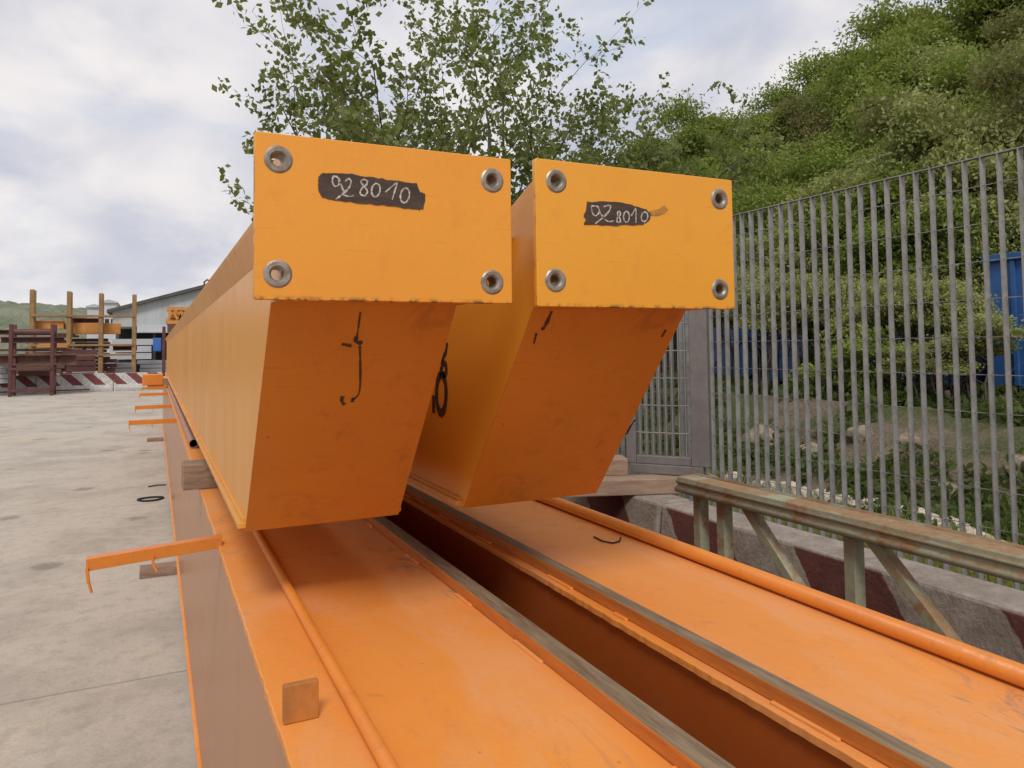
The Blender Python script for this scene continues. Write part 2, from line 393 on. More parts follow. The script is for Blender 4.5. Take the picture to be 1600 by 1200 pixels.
# ------------------------------------------------------------------ setting: ground and terrain
def grid(x0, x1, nx, y0, y1, ny, h):
    bm = nbm(); vs = []
    for j in range(ny+1):
        for i in range(nx+1):
            x = x0+(x1-x0)*i/nx; y = y0+(y1-y0)*j/ny; vs.append(bm.verts.new((x, y, h(x, y))))
    for j in range(ny):
        for i in range(nx):
            a = j*(nx+1)+i; bm.faces.new((vs[a], vs[a+1], vs[a+nx+2], vs[a+nx+1]))
    return bm
struct(obj('ground', grid(-500, 500, 20, -60, 900, 20, lambda x, y: 0.0), 'ground'))
from mathutils import noise as mn
def sm(a, b, t):
    t = max(0, min(1, (t-a)/(b-a))); return t*t*(3-2*t)
def H(x, y):
    z = .06+.34*sm(2.5, 4.6, x)+.62*sm(4.9, 6.8, x)
    up = max(0, x-11.5); fall = 1-.92*sm(20, 42, y)
    z += (up*.45 if up < 25 else 11.25+(up-25)*.1)*fall
    if x > 4.6: z += .10*sm(4.6, 5.4, x)*mn.noise(Vector((x*1.3, y*1.3, 0)))*2+.09*mn.noise(Vector((x*4, y*4, 2)))+.05*mn.noise(Vector((x*9, y*9, 5)))
    return z
struct(obj('hillside', grid(2.45, 60, 300, -12, 60, 420, H), 'terrain', smooth=True))
def HF(x, y):
    return max(-1, (14+5*mn.noise(Vector((x*.012, y*.01, 5)))+2.0*mn.noise(Vector((x*.06, y*.05, 1)))+1.6*mn.noise(Vector((x*.3, y*.25, 1))))*sm(170, 215, y)*(1-.25*sm(-40, 30, x)))
struct(obj('hills', grid(-260, 160, 300, 165, 330, 60, HF), 'farhill', smooth=True))

# ------------------------------------------------------------------ the two upper crane girders
def plate_mesh(w, h, t, holes, r):
    cu = bpy.data.curves.new('tmp', 'CURVE'); cu.dimensions = '2D'; cu.fill_mode = 'BOTH'
    def spl(pts):
        s = cu.splines.new('POLY'); s.points.add(len(pts)-1)
        for p, q in zip(s.points, pts): p.co = (*q, 0, 1)
        s.use_cyclic_u = True
    rr = .004; out = []
    for cx, cy, a0 in ((w/2-rr, h/2-rr, 0), (-w/2+rr, h/2-rr, 90), (-w/2+rr, -h/2+rr, 180), (w/2-rr, -h/2+rr, 270)):
        for k in range(4): a = R(a0+k*30); out.append((cx+rr*math.cos(a), cy+rr*math.sin(a)))
    spl(out)
    for hx, hy in holes: spl([(hx+r*math.cos(2*math.pi*k/28), hy+r*math.sin(2*math.pi*k/28)) for k in range(28)])
    cu.extrude = t/2-.0015; cu.bevel_depth = .0015; cu.bevel_resolution = 2; cu.offset = -.0015
    o = bpy.data.objects.new('tmp', cu); C.objects.link(o); bpy.context.view_layer.update()
    me = bpy.data.meshes.new_from_object(o.evaluated_get(bpy.context.evaluated_depsgraph_get()))
    bpy.data.objects.remove(o); bpy.data.curves.remove(cu)
    me.transform(Matrix.Translation((0, t/2, 0)) @ Matrix.Rotation(R(90), 4, 'X'))
    return me

ZB, ZT = 1.333, 1.925            # underside and top of the box, world
def crane_girder(label, px, py, pw, ph, pz, wl, wr, holes_px, patch, digits, sm_poly, crop, seed):
    rng = random.Random(seed)
    org = Vector((px, py, ZB))
    t = thing('crane_girder', label, 'girder', org, 0, 'yellow crane girders stacked on the orange girders')
    L = lambda v: Vector(v)-org
    zc = pz; T = .013
    hl = []
    for q in holes_px:
        P = at(*q, Y=py); hl.append((P.x-px, P.z-zc))
    me = plate_mesh(pw, ph, T, hl, .0125)
    pl = obj('end_plate', me, plate_mat(ph, pw), t, (0, 0, zc-ZB))
    for k, (hx, hz) in enumerate(hl):
        bm = nbm(); annulus(bm, (hx, hz), .0213, .0100, -.0022, .0115); annulus(bm, (hx, hz), .0118, .0095, .002, .034, 20, .0008)
        bu = obj('bolt_bushing', bm, 'steel', pl, smooth=False)
    # number patch and chalk
    def P(q): return at(crop[0]+q[0]/crop[2], crop[1]+q[1]/crop[2], Y=py)-org-Vector((0, 0, zc-ZB))
    bm = nbm(); pp = []
    cl = patch+[patch[0]]
    for a, b in zip(cl, cl[1:]):
        for k in range(6):
            u = k/6; j = rng.uniform(-5, 5) if k else 0
            pp.append(P((a[0]+(b[0]-a[0])*u+rng.uniform(-2, 2), a[1]+(b[1]-a[1])*u+j)))
    prism(bm, [(v.x, v.z) for v in pp], 1, -.0012, .002)
    pa = obj('number_patch', bm, 'patch', pl)
    if sm_poly:
        bm = nbm(); prism(bm, [(P(q).x, P(q).z) for q in sm_poly], 1, -.0008, .002)
        obj('paint_smudge', bm, 'smudge', pl)
    bm = nbm()
    for d in digits:
        pts = stroke(bm, d, 0, P, rng)
        ribbon(bm, pts, .0025, (0, -1, 0), .0017, rng, .5)
    obj('chalk_number', bm, 'chalk', pa)
    # box with raked end: side webs, face
    xl, xr = wl-px, wr-px
    y0 = T+.0; yf = .108; yb = .475; zt = pz-ph/2+.006-ZB; H_ = ZT-ZB-.01; LEN = 12.2
    prof = [(y0+.001, zt), (yf, zt), (yb, 0.0), (LEN, 0.0), (LEN, H_), (y0+.001, H_)]
    obj('web_box', pris(prof, 0, xl, xr), 'web', t)
    # raked closing plate, 3 mm proud of the box end
    n = Vector((0, -(zt), -(yb-yf))).normalized(); a = Vector((0, yf, zt)); b = Vector((0, yb, 0))
    d = (b-a)
    bm = nbm(); q = [a+n*.0035, b+n*.0035, b+n*.0005, a+n*.0005]
    prism(bm, [(v.y, v.z) for v in q], 0, xl-.002, xr+.002)
    fo = obj('raked_end_face', bm, 'shaded_bevelface', t)
    bm = nbm(); box(bm, (xl-.002, y0+.001, zt-.004), (xr+.002, yf-.002, zt-.0005)); obj('soffit_strip', bm, 'shaded_bevelface', t)
    # upper stub behind the plate sloping down to the girder top
    top = pz+ph/2-.008-ZB
    bm = nbm(); prism(bm, [(y0+.001, H_+.0005), (y0+.001, top), (.12, top-.006), (.42, H_+.0005)], 0, xl+.003, xr-.003)
    obj('upper_stub', bm, 'flange', t)
    # flanges
    ov = .020
    bm = nbm(); prism(bm, [(xl-ov, H_+.012), (xl-ov+.002, H_+.004), (xl-.0005, H_-.052), (xl-.0005, H_+.012)], 1, .20, LEN)
    prism(bm, [(xr+ov, H_+.012), (xr+ov-.002, H_+.004), (xr+.0005, H_-.052), (xr+.0005, H_+.012)], 1, .20, LEN)
    box(bm, (xl, .44, H_+.001), (xr, LEN, H_+.012)); obj('top_flange', bm, 'flange', t)
    bm = nbm(); box(bm, (xl-.015, yb+.012, .001), (xr+.013, LEN, .013), .0015); obj('bottom_flange', bm, 'flange', t)
    bm = nbm()
    for s, x in ((-1, xl), (1, xr)):
        bar(bm, (x+s*.003, yb+.02, .016), (x+s*.003, LEN, .016), .007, .007)
    obj('weld_seam', bm, 'flange', t)
    return t, org, (a, b, n, xl, xr)

c3 = (380, 180, 1600/440); c4 = (780, 220, 4.0)
dig1 = [[(508, 350), (506, 380), (518, 404), (540, 398), (547, 372), (528, 350), (508, 350)], [(538, 372), (556, 400), (566, 425), (578, 446)],
        [(577, 378), (598, 362), (611, 378), (600, 412), (565, 448), (524, 479)], [(566, 452), (598, 463), (628, 458)],
        [(704, 378), (688, 366), (666, 378), (684, 404), (704, 432), (690, 458), (664, 448), (672, 418), (700, 394), (704, 372)],
        ell(752, 427, 24, 38, 8), [(806, 438), (845, 405), (872, 385), (860, 430), (845, 480)], ell(917, 457, 25, 42, 10)]
pat1 = [(428, 350), (450, 328), (560, 330), (720, 350), (860, 372), (985, 385), (1000, 430), (1035, 452), (1024, 535), (985, 535), (840, 518), (700, 505), (520, 485), (450, 470), (424, 420)]
g1, o1, f1 = crane_girder('left yellow box girder with raked end, brushed number on a long dark patch', .3442, 1.15, .4255, .253, 1.9035, .172, .493,
    [(435, 249), (769, 282), (434, 428), (769, 441)], pat1, dig1, None, c3, 3)
dig2 = [[(572, 410), (580, 452), (600, 470), (622, 445), (612, 412), (574, 408)], [(622, 440), (640, 470), (652, 484)],
        [(650, 412), (690, 405), (684, 440), (645, 480), (598, 518)], [(655, 492), (685, 506), (712, 500)],
        [(752, 442), (738, 446), (738, 470), (752, 486), (752, 508), (734, 508), (734, 486), (752, 468), (754, 444)],
        ell(792, 476, 18, 34, 0), [(822, 470), (850, 425), (851, 470), (851, 512)], ell(905, 476, 20, 30, 10)]
pat2 = [(548, 380), (700, 382), (830, 400), (920, 430), (948, 462), (935, 500), (900, 525), (700, 530), (530, 525), (540, 490), (527, 465), (545, 430)]
smu = [(940, 440), (1000, 425), (1030, 402), (1055, 432), (1030, 455), (990, 470), (950, 468)]
g2, o2, f2 = crane_girder('right yellow box girder with raked end, brushed number on a tapering dark patch', .8245, 1.14, .449, .262, 1.9035, .650, 1.008,
    [(869, 283), (1124, 311), (868, 438), (1125, 452)], pat2, dig2, smu, c4, 8)
# marks drawn on the raked face of the left girder
def on_face(q, org, f):
    a, b, n, xl, xr = f
    d = MR @ Vector(((q[0]-800)/F, -(q[1]-PPY)/F, -1.0)); o = Vector((0, 0, CH))
    A = org+a+n*.0035
    tt = (A-o).dot(n)/d.dot(n); return o+d*tt-org
rng = random.Random(5)
for pts, wd in (([(563, 487), (560, 510), (557, 530)], .0025), ([(557, 525), (556, 533), (566, 536)], .008), ([(534, 537), (542, 539), (549, 540)], .006),
                ([(562, 540), (563, 575), (562, 608), (557, 620), (549, 625)], .0035), ([(552, 621), (550, 628)], .006), ([(535, 619), (534, 626), (538, 632)], .007)):
    P = lambda q: on_face(q, o1, f1); bm = nbm()
    ribbon(bm, stroke(bm, pts, 0, P, rng), wd, f1[2], .0012, rng, .35); obj('marker_line', bm, 'ink', g1)
for pts, wd in (([(1040, 515), (1036, 522), (1034, 526)], .005), ([(992, 655), (984, 667), (979, 678)], .006), ([(862, 486), (852, 508), (846, 515)], .007), ([(838, 520), (834, 536)], .004)):
    P = lambda q: on_face(q, o2, f2); bm = nbm()
    ribbon(bm, stroke(bm, pts, 0, P, rng), wd, f2[2], .0012, rng, .35); obj('marker_line', bm, 'ink', g2)
bm = nbm()                                   # big black number written on the left web of the right girder
for pts, wd in ((ell(690, 615, 7.5, 30, 0), .024), ([(678, 618), (678, 645)], .024), ([(699, 535), (697, 550), (691, 562), (691, 577)], .014),
                ([(691, 566), (697, 570), (697, 583), (690, 586), (690, 574)], .018)):
    P = lambda q: at(q[0], q[1], X=.650)-o2
    ribbon(bm, stroke(bm, pts, 0, P, rng), wd if wd < .02 else .022, (-1, 0, 0), .001, rng, .1)
obj('black_number', bm, 'ink', g2)

# ------------------------------------------------------------------ the two lower orange girders
DZ = 1.15; Y0, Y1 = -2.5, 19.0
def ragged_strip(bm, x_edge, x_in, z0, z1, y0, y1, rng, side=-1, amp=.004, step=.03):
    """flange plate with a torch-cut edge"""
    n = int((y1-y0)/step); prev = None
    for k in range(n+1):
        y = y0+(y1-y0)*k/n; j = amp*(.35*mn.noise(Vector((y*7, x_edge*50, 0)))+.45*mn.noise(Vector((y*29, 3, 0)))+.35*mn.noise(Vector((y*61, 9, 0))))
        e = x_edge+side*j
        row = [bm.verts.new((e, y, z0)), bm.verts.new((e, y, z1-.002)), bm.verts.new((e-side*.002, y, z1)), bm.verts.new((x_in, y, z1)), bm.verts.new((x_in, y, z0))]
        if prev:
            for i in range(5): bm.faces.new((prev[i], prev[(i+1) % 5], row[(i+1) % 5], row[i]))
        else: bm.faces.new(row)
        prev = row
    bm.faces.new(prev[::-1])
def lower(label, xl, xr, pipe_x, rail, pipe_r, seed, web_m, rail_side):
    rng = random.Random(seed)
    t = thing('runway_girder', label, 'girder', (xl, Y0, .065), 0, 'orange girders on the ground')
    o = Vector((xl, Y0, .065)); Q = lambda x, y, z: (x-o.x, y-o.y, z-o.z)
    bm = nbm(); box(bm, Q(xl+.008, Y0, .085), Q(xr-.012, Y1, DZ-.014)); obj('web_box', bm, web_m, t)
    bm = nbm()
    ragged_strip(bm, xl-.002, (xl+xr)/2, DZ-.0138, DZ, Y0, Y1, rng, -1, .005, .012)
    ragged_strip(bm, xr+.002, (xl+xr)/2, DZ-.0138, DZ, Y0, Y1, rng, 1, .005, .012)
    bmesh.ops.translate(bm, vec=-o, verts=bm.verts)
    obj('deck_plate', bm, 'deck', t)
    bm = nbm(); ragged_strip(bm, xl-.006, xr+.006, .066, .0848, Y0, Y1, rng, -1, .006, .06); bmesh.ops.translate(bm, vec=-o, verts=bm.verts)
    obj('bottom_flange', bm, 'deck', t)
    bm = nbm(); box(bm, Q(rail[0], Y0, DZ+.0005), Q(rail[1], Y1, DZ+.027), .0025); obj('crane_rail', bm, 'rail', t)
    for x in (rail[0]-.004, rail[1]+.004):
        y = .75
        while y < 2.9:
            l = rng.uniform(.04, .13); bm = nbm()
            bar(bm, Q(x, y, DZ+.002), Q(x, y+l, DZ+.002), .008, .006, bev=.002); obj('weld_bead', bm, 'deck', t); y += l+rng.uniform(.15, .4)
    bm = nbm(); tube(bm, [Q(pipe_x, Y0+.1*0, DZ+pipe_r+.001), Q(pipe_x, Y1-.3, DZ+pipe_r+.001)], pipe_r, 20); obj('round_bar', bm, 'arm', t, smooth=True)
    return t, o
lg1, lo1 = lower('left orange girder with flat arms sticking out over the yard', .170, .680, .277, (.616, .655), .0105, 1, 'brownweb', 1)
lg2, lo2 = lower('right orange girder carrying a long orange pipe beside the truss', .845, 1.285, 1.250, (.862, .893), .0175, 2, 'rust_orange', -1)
for ya, ln, dz, h in ((2.28, .335, .020, .032), (7.05, .37, 0, .04), (8.97, .365, 0, .04), (11.7, .37, 0, .04), (13.8, .37, 0, .04)):
    z = DZ+.010 if ya < 3 else DZ-.04
    bm = nbm(); x1 = .176; x0 = x1-ln
    bar(bm, Vector((x1, ya, z))-lo1, Vector((x0, ya, z-dz))-lo1, .006, h, bev=.001)
    bar(bm, Vector((x1-.0, ya+.016, z+h/2-.002))-lo1, Vector((x0, ya+.016, z-dz+h/2-.002))-lo1, .028, .004)
    a = obj('cable_arm', bm, 'arm', lg1)
    for x, l in ((x0+.002, .055), (x0+ln*.47, .03)):
        zz = z-dz*(x1-x)/ln-h/2
        bm = nbm(); bar(bm, Vector((x, ya-.004, zz+.01))-lo1, Vector((x+.004, ya-.006, zz-l*.5))-lo1, .007, .016, up=(0, 1, 0)); bar(bm, Vector((x+.004, ya-.006, zz-l*.5+.002))-lo1, Vector((x+.012, ya-.01, zz-l))-lo1, .005, .014, up=(0, 1, 0))
        obj('hook', bm, 'arm', a)
bm = nbm(); box(bm, Vector((-.17, 12.6, 1.2))-lo1, Vector((.12, 12.9, 1.37))-lo1, .01); box(bm, Vector((-.10, 12.62, 1.148))-lo1, Vector((.168, 12.85, 1.202))-lo1, .004)
obj('junction_box', bm, 'arm', lg1)

# packing timbers, pipe, odds and ends
def timber(label, a, b, m='wood', rz=0, bev=.004, name='timber_block'):
    c = Vector(((a[0]+b[0])/2, (a[1]+b[1])/2, min(a[2], b[2]))); s = [abs(b[i]-a[i]) for i in range(3)]
    bm = nbm(); box(bm, (-s[0]/2, -s[1]/2, 0), (s[0]/2, s[1]/2, s[2]), bev)
    for v in bm.verts: v.co += Vector([.0025*mn.noise(v.co*9+c+Vector((k*7, 0, 0))) for k in range(3)])
    o = obj(name, bm, m); o.location = c; o.rotation_euler = (0, 0, rz)
    return tag(o, label, 'timber')
timber('weathered timber block under the left yellow girder, end sticking out left', (.104, 3.235, DZ+.001), (.60, 3.37, DZ+.102), 'wood')
timber('thin shim board on the timber block under the left yellow girder', (.20, 3.25, DZ+.1035), (.50, 3.35, 1.3155), 'woodx')
timber('timber block crossing the deck under the right yellow girder', (.90, 3.25, DZ+.001), (1.225, 3.37, 1.3155), 'wood')
timber('pale timber end on the left orange girder far back beyond the orange box', (.10, 13.15, DZ+.001), (.62, 13.4, DZ+.135), 'woodx')
timber('far packing timber on the right orange girder', (.90, 11.6, DZ+.001), (1.225, 11.75, 1.3155), 'wood')
obj('end_tab', bx(Vector((.175, 1.150, DZ+.0005))-lo1, Vector((.226, 1.163, DZ+.056))-lo1, .0015), 'orangewood', lg1)
timber('dark timber bearer on the ground under the left orange girder', (-.09, 6.30, .001), (1.35, 6.46, .0645), 'wood')
timber('second dark bearer on the ground far along the left orange girder', (-.12, 15.8, .001), (1.35, 15.95, .0645), 'wood')
bm = nbm(); 
def pipe(bm, a, b, ro, ri, n=20):
    a = Vector(a); b = Vector(b); d = (b-a).normalized(); x = d.cross(Vector((0, 0, 1))).normalized(); y = d.cross(x)
    P = [(a, ro), (b, ro), (b, ri), (a, ri)]
    rs = [[bm.verts.new(p+(x*math.cos(2*math.pi*k/n)+y*math.sin(2*math.pi*k/n))*r) for k in range(n)] for p, r in P]
    for i in range(4):
        for k in range(n): bm.faces.new((rs[i][k], rs[i][(k+1) % n], rs[(i+1) % 4][(k+1) % n], rs[(i+1) % 4][k]))
pipe(bm, (0, 0, 0), (0, 8.3, 0), .027, .023)
o = obj('steel_pipe', bm, 'browntube', smooth=False); o.location = (.205, 4.62, DZ+.028)
tag(o, 'open ended brown pipe lying along the edge of the left orange girder', 'pipe')
bm = nbm(); box(bm, (0, 0, 0), (.05, .05, .05), .003); o = obj('wooden_wedge', bm, 'orangewood'); o.location = (.236, 4.68, DZ+.001)
tag(o, 'small brown wedge beside the open end of the brown pipe', 'wedge')
# wire loop and tie wire on the ground, wire on deck
bm = nbm(); tube(bm, [(.13*math.cos(a)*(1+.1*math.sin(3*a)), .11*math.sin(a), .012) for a in [k*2*math.pi/26 for k in range(27)]], .011, 8)
o = obj('cable_loop', bm, 'black'); o.location = (-.03, 9.6, .0); tag(o, 'dark cable loop lying on the concrete yard', 'cable')
bm = nbm(); tube(bm, [(0, 0, .01), (.1, .05, .012), (.2, .02, .012)], .008, 6); o = obj('wire_scrap', bm, 'black'); o.location = (-.06, 10.5, 0); tag(o, 'short dark wire scrap on the yard behind the cable loop', 'wire')
P = at(930, 838, Z=DZ); Pb = [at(x, y, Z=DZ+.004)-P for x, y in ((928, 838), (942, 845), (958, 848), (968, 845), (970, 839))]
bm = nbm(); tube(bm, [Vector((p.x, p.y, .003)) for p in Pb], .0022, 6); o = obj('bent_wire', bm, 'black'); o.location = (P.x, P.y, DZ); tag(o, 'bent black wire on the right orange deck below the right girder', 'wire')

# ------------------------------------------------------------------ right side: barriers, truss, timbers, gate leaf, fence
def jersey(axis, length, xf, ztop, wt=.18, wb=.56, bev=.012):
    hb = .25; x = xf
    prof = [(x, ztop), (x-.07, .40), (x-.19, .17), (x-.19, 0), (x+wt+.19, 0), (x+wt+.19, .17), (x+wt+.07, .40), (x+wt, ztop)]
    return prof
def near_barrier(label, y0, y1):
    prof = [(p[0]-2.0, p[1]) for p in jersey(1, 0, 2.0, 1.012)]
    bm = nbm(); prism(bm, prof, 1, 0, y1-y0, .012)
    o = obj('concrete_barrier', bm, 'barrier'); o.location = (2.0, y0, 0)
    return tag(o, label, 'barrier', 'red striped concrete barriers along the fence')
near_barrier('maroon striped concrete barrier behind the green truss', -.32, 2.66)
near_barrier('maroon striped concrete barrier under the grey gate leaf', 2.68, 5.66)

tr = thing('steel_truss', 'rusty pale green steel truss lying along the concrete barrier', 'truss', (1.70, -1.2, .35))
to = Vector((1.70, -1.2, .35)); W = lambda x, y, z: Vector((x, y, z))-to
bm = nbm(); box(bm, W(1.702, -1.2, 1.192), W(1.78, 2.17, 1.232), .003); obj('top_chord', bm, 'truss', tr)
bm = nbm(); tube(bm, [W(1.700, -1.2, 1.187), W(1.700, 2.17, 1.187)], .011, 10); tube(bm, [W(1.782, -1.2, 1.228), W(1.782, 2.17, 1.228)], .010, 10); tube(bm, [W(1.701, -1.2, 1.214), W(1.701, 2.17, 1.214)], .006, 8); obj('chord_bar', bm, 'truss', tr, smooth=True)
bm = nbm(); box(bm, W(1.705, -1.2, .38), W(1.775, 2.17, .43), .003); obj('bottom_chord', bm, 'truss', tr)
posts = [2.09, 1.97, 1.455, .95, .45, -.05, -.6]
for y in posts:
    bm = nbm(); box(bm, W(1.722, y-.018, .43), W(1.762, y+.018, 1.191), .002); obj('post', bm, 'truss', tr)
for ya, yb in ((1.86, 1.12), (1.395, .62), (.90, .12), (.4, -.4)):
    bm = nbm(); bar(bm, W(1.735, ya, 1.188), W(1.735, yb, .44), .036, .030, bev=.002); obj('diagonal', bm, 'truss', tr)
for k, y in enumerate((1.9, -.5)):
    timber('timber under the lower chord of the green truss, %s' % ('hidden behind the orange pipe' if k == 0 else 'near the viewer'), (1.45, y, .001), (1.80, y+.12, .378), 'wood')

a = at(943, 752, Z=1.06); 
tb = timber('long pale timber laid across the concrete barriers under the gate leaf', (1.35, 2.83, 1.0135), (2.36, 2.96, 1.085), 'woodx', rz=R(-20))
tb.location = (1.93, 2.96, 1.0135)
timber('short sawn timber standing on the long timber at its hidden end', (1.80, 3.02, 1.0865), (2.08, 3.16, 1.165), 'woodx', rz=R(-22))
# grey gate leaf
gp = Vector((2.10, 3.06, 1.088)); gq = Vector((2.345, 2.75, 1.088)); ang = math.atan2(gq.y-gp.y, gq.x-gp.x); GW = (gq-gp).length+.01
gt = thing('gate_leaf', 'grey steel framed grating gate leaf standing on the long timber', 'gate', gp, ang)
GZ = .045
for nm, a, b in (('frame_stile', (0, -.02, GZ), (.05, .02, GZ+1.12)), ('frame_stile', (GW-.085, -.03, GZ), (GW, .035, GZ+1.12)), ('frame_rail', (.0505, -.018, GZ), (GW-.0855, .018, GZ+.04)), ('frame_rail', (.0505, -.018, GZ+1.08), (GW-.0855, .018, GZ+1.12))):
    obj(nm, bx(a, b, .004), 'greyframe', gt)
obj('foot_plate', bx((.03, -.03, .001), (GW-.03, .03, .0445), .003), 'greyframe', gt)
bm = nbm()
k = .068
while k < GW-.09: box(bm, (k, -.008, GZ+.041), (k+.004, .012, GZ+1.079)); k += .032
for z in np.arange(.15, 1.05, .132): tube(bm, [(.05, 0, GZ+z), (GW-.085, 0, GZ+z)], .0025, 6)
obj('grating', bm, 'galv', gt)

# grating fence
ft = thing('grating_fence', 'tall galvanised steel grating fence between yard and bank', 'fence', (2.6, -2.7, .05))
fo_ = Vector((2.6, -2.7, .05))
FZ0, FZ1 = .38, 2.347
y = -2.7; panels = 0
while y < 15.2:
    bm = nbm(); n = 31
    for i in range(n+1):
        yy = y+.04+i*.0619+random.Random(i+int(y*10)).uniform(-.0035, .0035)
        box(bm, Vector((2.586, yy-.0018, FZ0))-fo_, Vector((2.6145, yy+.0018, FZ1))-fo_)
    z = FZ0+.02
    while z < FZ1:
        box(bm, Vector((2.5985, y+.03, z-.0013))-fo_, Vector((2.6015, y+1.97, z+.0013))-fo_); z += .132
    box(bm, Vector((2.5880, y+.03, FZ1))-fo_, Vector((2.612, y+1.97, FZ1+.004))-fo_)
    obj('grating_panel', bm, 'galv', ft)
    obj('fence_post', bx(Vector((2.62, y-.03, 0))-fo_-Vector((0, 0, 0)), Vector((2.68, y+.005, FZ1+.03))-fo_, .002), 'galv', ft)
    y += 2.0

# stones, rocks
ORD = 'first second third fourth fifth sixth seventh eighth ninth tenth eleventh twelfth thirteenth fourteenth fifteenth sixteenth seventeenth eighteenth nineteenth twentieth'.split()
def rock(name, loc, s, m, label, cat, group, seed, sub=2):
    bm = nbm(); bmesh.ops.create_icosphere(bm, subdivisions=sub+1, radius=1)
    for v in bm.verts:
        n_ = v.co.copy(); k = 1+.35*mn.noise(n_*1.3+Vector((seed*3.1, 0, 0)))+.15*mn.noise(n_*3.5+Vector((seed, 5, 0)))
        v.co = Vector((n_.x*s[0], n_.y*s[1], n_.z*s[2]))*k
    o = obj(name, bm, m, smooth=False); o.location = loc; return tag(o, label, cat, group)
rng = random.Random(11)
pts = [(1150, 750), (1170, 752), (1192, 757), (1212, 762), (1235, 768), (1262, 772), (1290, 777), (1318, 781), (1345, 787), (1368, 790), (1392, 797), (1418, 803), (1442, 808), (1466, 817), (1492, 826), (1518, 836), (1560, 850)]
for i, (x, y) in enumerate(pts):
    p = at(x, y, Z=.47)
    rock('white_stone', (p.x, p.y, H(p.x, p.y)+.05), (rng.uniform(.07, .11), rng.uniform(.10, .16), rng.uniform(.06, .09)), 'whitestone', 'pale stone edging the bank, %s from the left in the row' % ORD[i], 'stone', 'pale stones edging the bank', i)
for i, (x, y, X, s, lb) in enumerate(((1190, 700, 5.9, .22, 'large pale boulder in the bank close to the gate leaf'), (1268, 700, 5.8, .13, 'small upright boulder in the bank right of the large boulder'), (1345, 695, 6.0, .13, 'round brown boulder half way along the bank'), (1420, 690, 6.1, .12, 'flat boulder high on the bank behind the fence'), (1590, 705, 5.9, .12, 'pale boulder in the bank at the right edge'), (1475, 755, 5.6, .1, 'low boulder near the stone row on the right'))):
    p = at(x, y, X=X); rock('boulder', (X, p.y, H(X, p.y)+s*.12), (s*.85, s*.95, s*.8), 'rock', lb, 'boulder', None, 20+i)

# blue containers on the plateau
def container(label, x0, x1, y0, y1, h, m):
    z = H((x0+x1)/2, (y0+y1)/2)-.02; t = thing('blue_container', label, 'container', ((x0+x1)/2, (y0+y1)/2, z))
    sx, sy = (x1-x0)/2, (y1-y0)/2
    obj('container_body', bx((-sx, -sy, .12), (sx, sy, h), .01), m, t)
    bm = nbm(); k = -sy+.12
    while k < sy-.1: box(bm, (-sx-.035, k, .16), (-sx+.002, k+.05, h-.08), .004); k += .28
    k = -sx+.12
    while k < sx-.1:
        box(bm, (k, sy-.002, .16), (k+.05, sy+.035, h-.08), .004); box(bm, (k, -sy-.035, .16), (k+.05, -sy+.002, h-.08), .004); k += .3
    obj('rib', bm, m, t)
    bm = nbm(); box(bm, (-sx-.05, -sy-.05, h-.07), (sx+.05, sy+.05, h+.01), .006); obj('top_rim', bm, m, t)
    for a in (-.7, .7): obj('skid', bx((sx*a-.1, -sy*.95, 0), (sx*a+.1, sy*.95, .119)), 'black', t)
container('tall blue container at the right edge behind the fence', 8.8, 11.2, 1.0, 5.35, 1.66, 'blue_light')
container('low dark blue skip half hidden by bushes left of the tall container', 9.0, 11, 6.0, 7.6, 1.25, 'blue')
container('middle dark blue skip behind the bank bushes', 9.2, 11, 8.0, 9.4, 1.25, 'blue')
container('farthest dark blue skip near the gate leaf, behind thin bushes', 9.2, 11, 9.8, 11.6, 1.2, 'blue')

# ------------------------------------------------------------------ vegetation
def leaf_mesh(name, centers, size, rng, aspect=1.7, cup=.25):
    n = len(centers); c = np.array(centers, dtype=float)
    d = rng.normal(size=(n, 3)); d /= np.linalg.norm(d, axis=1)[:, None]
    u = rng.normal(size=(n, 3)); u[:, 2] += .8; u /= np.linalg.norm(u, axis=1)[:, None]
    s = np.cross(d, u); s /= np.linalg.norm(s, axis=1)[:, None]+1e-9
    nn = np.cross(s, d)
    sz = size*rng.uniform(.6, 1.35, size=(n, 1))
    v0 = c-d*sz*aspect*.5; v1 = c+s*sz*.42-d*sz*.05+nn*sz*cup*.3; v2 = c+d*sz*aspect*.5; v3 = c-s*sz*.42-d*sz*.05+nn*sz*cup*.3
    V = np.stack([v0, v1, v2, v3], 1).reshape(-1, 3)
    me = bpy.data.meshes.new(name); me.vertices.add(4*n); me.vertices.foreach_set('co', V.ravel())
    me.loops.add(4*n); me.loops.foreach_set('vertex_index', np.arange(4*n, dtype=np.int32))
    me.polygons.add(n); me.polygons.foreach_set('loop_start', np.arange(0, 4*n, 4, dtype=np.int32)); me.polygons.foreach_set('loop_total', np.full(n, 4, dtype=np.int32))
    me.update(calc_edges=True); me.validate()
    return me
def crown_pts(rng, nblob, n, rad, zc, flat_=1.0, clump=.22):
    """clumpy crown: sub-blobs on an uneven ellipsoid, leaves gathered in sprays"""
    B = []
    for _ in range(nblob):
        d = rng.normal(size=3); d /= np.linalg.norm(d); r = rng.uniform(.35, .9)
        B.append((np.array([d[0]*rad*r, d[1]*rad*r, zc+d[2]*rad*flat_*r]), rad*rng.uniform(.22, .42)))
    P = []
    per = n//nblob
    for c, r in B:
        ns = max(4, per//22)
        for _ in range(ns):
            d = rng.normal(size=3); d /= np.linalg.norm(d); d[2] = abs(d[2])*.8+d[2]*.2
            q = c+d*r*rng.uniform(.55, 1.05)
            k = per//ns
            P.append(q+rng.normal(size=(k, 3))*clump*r*np.array([1, 1, .55]))
    return np.concatenate(P)
PROTO = {}
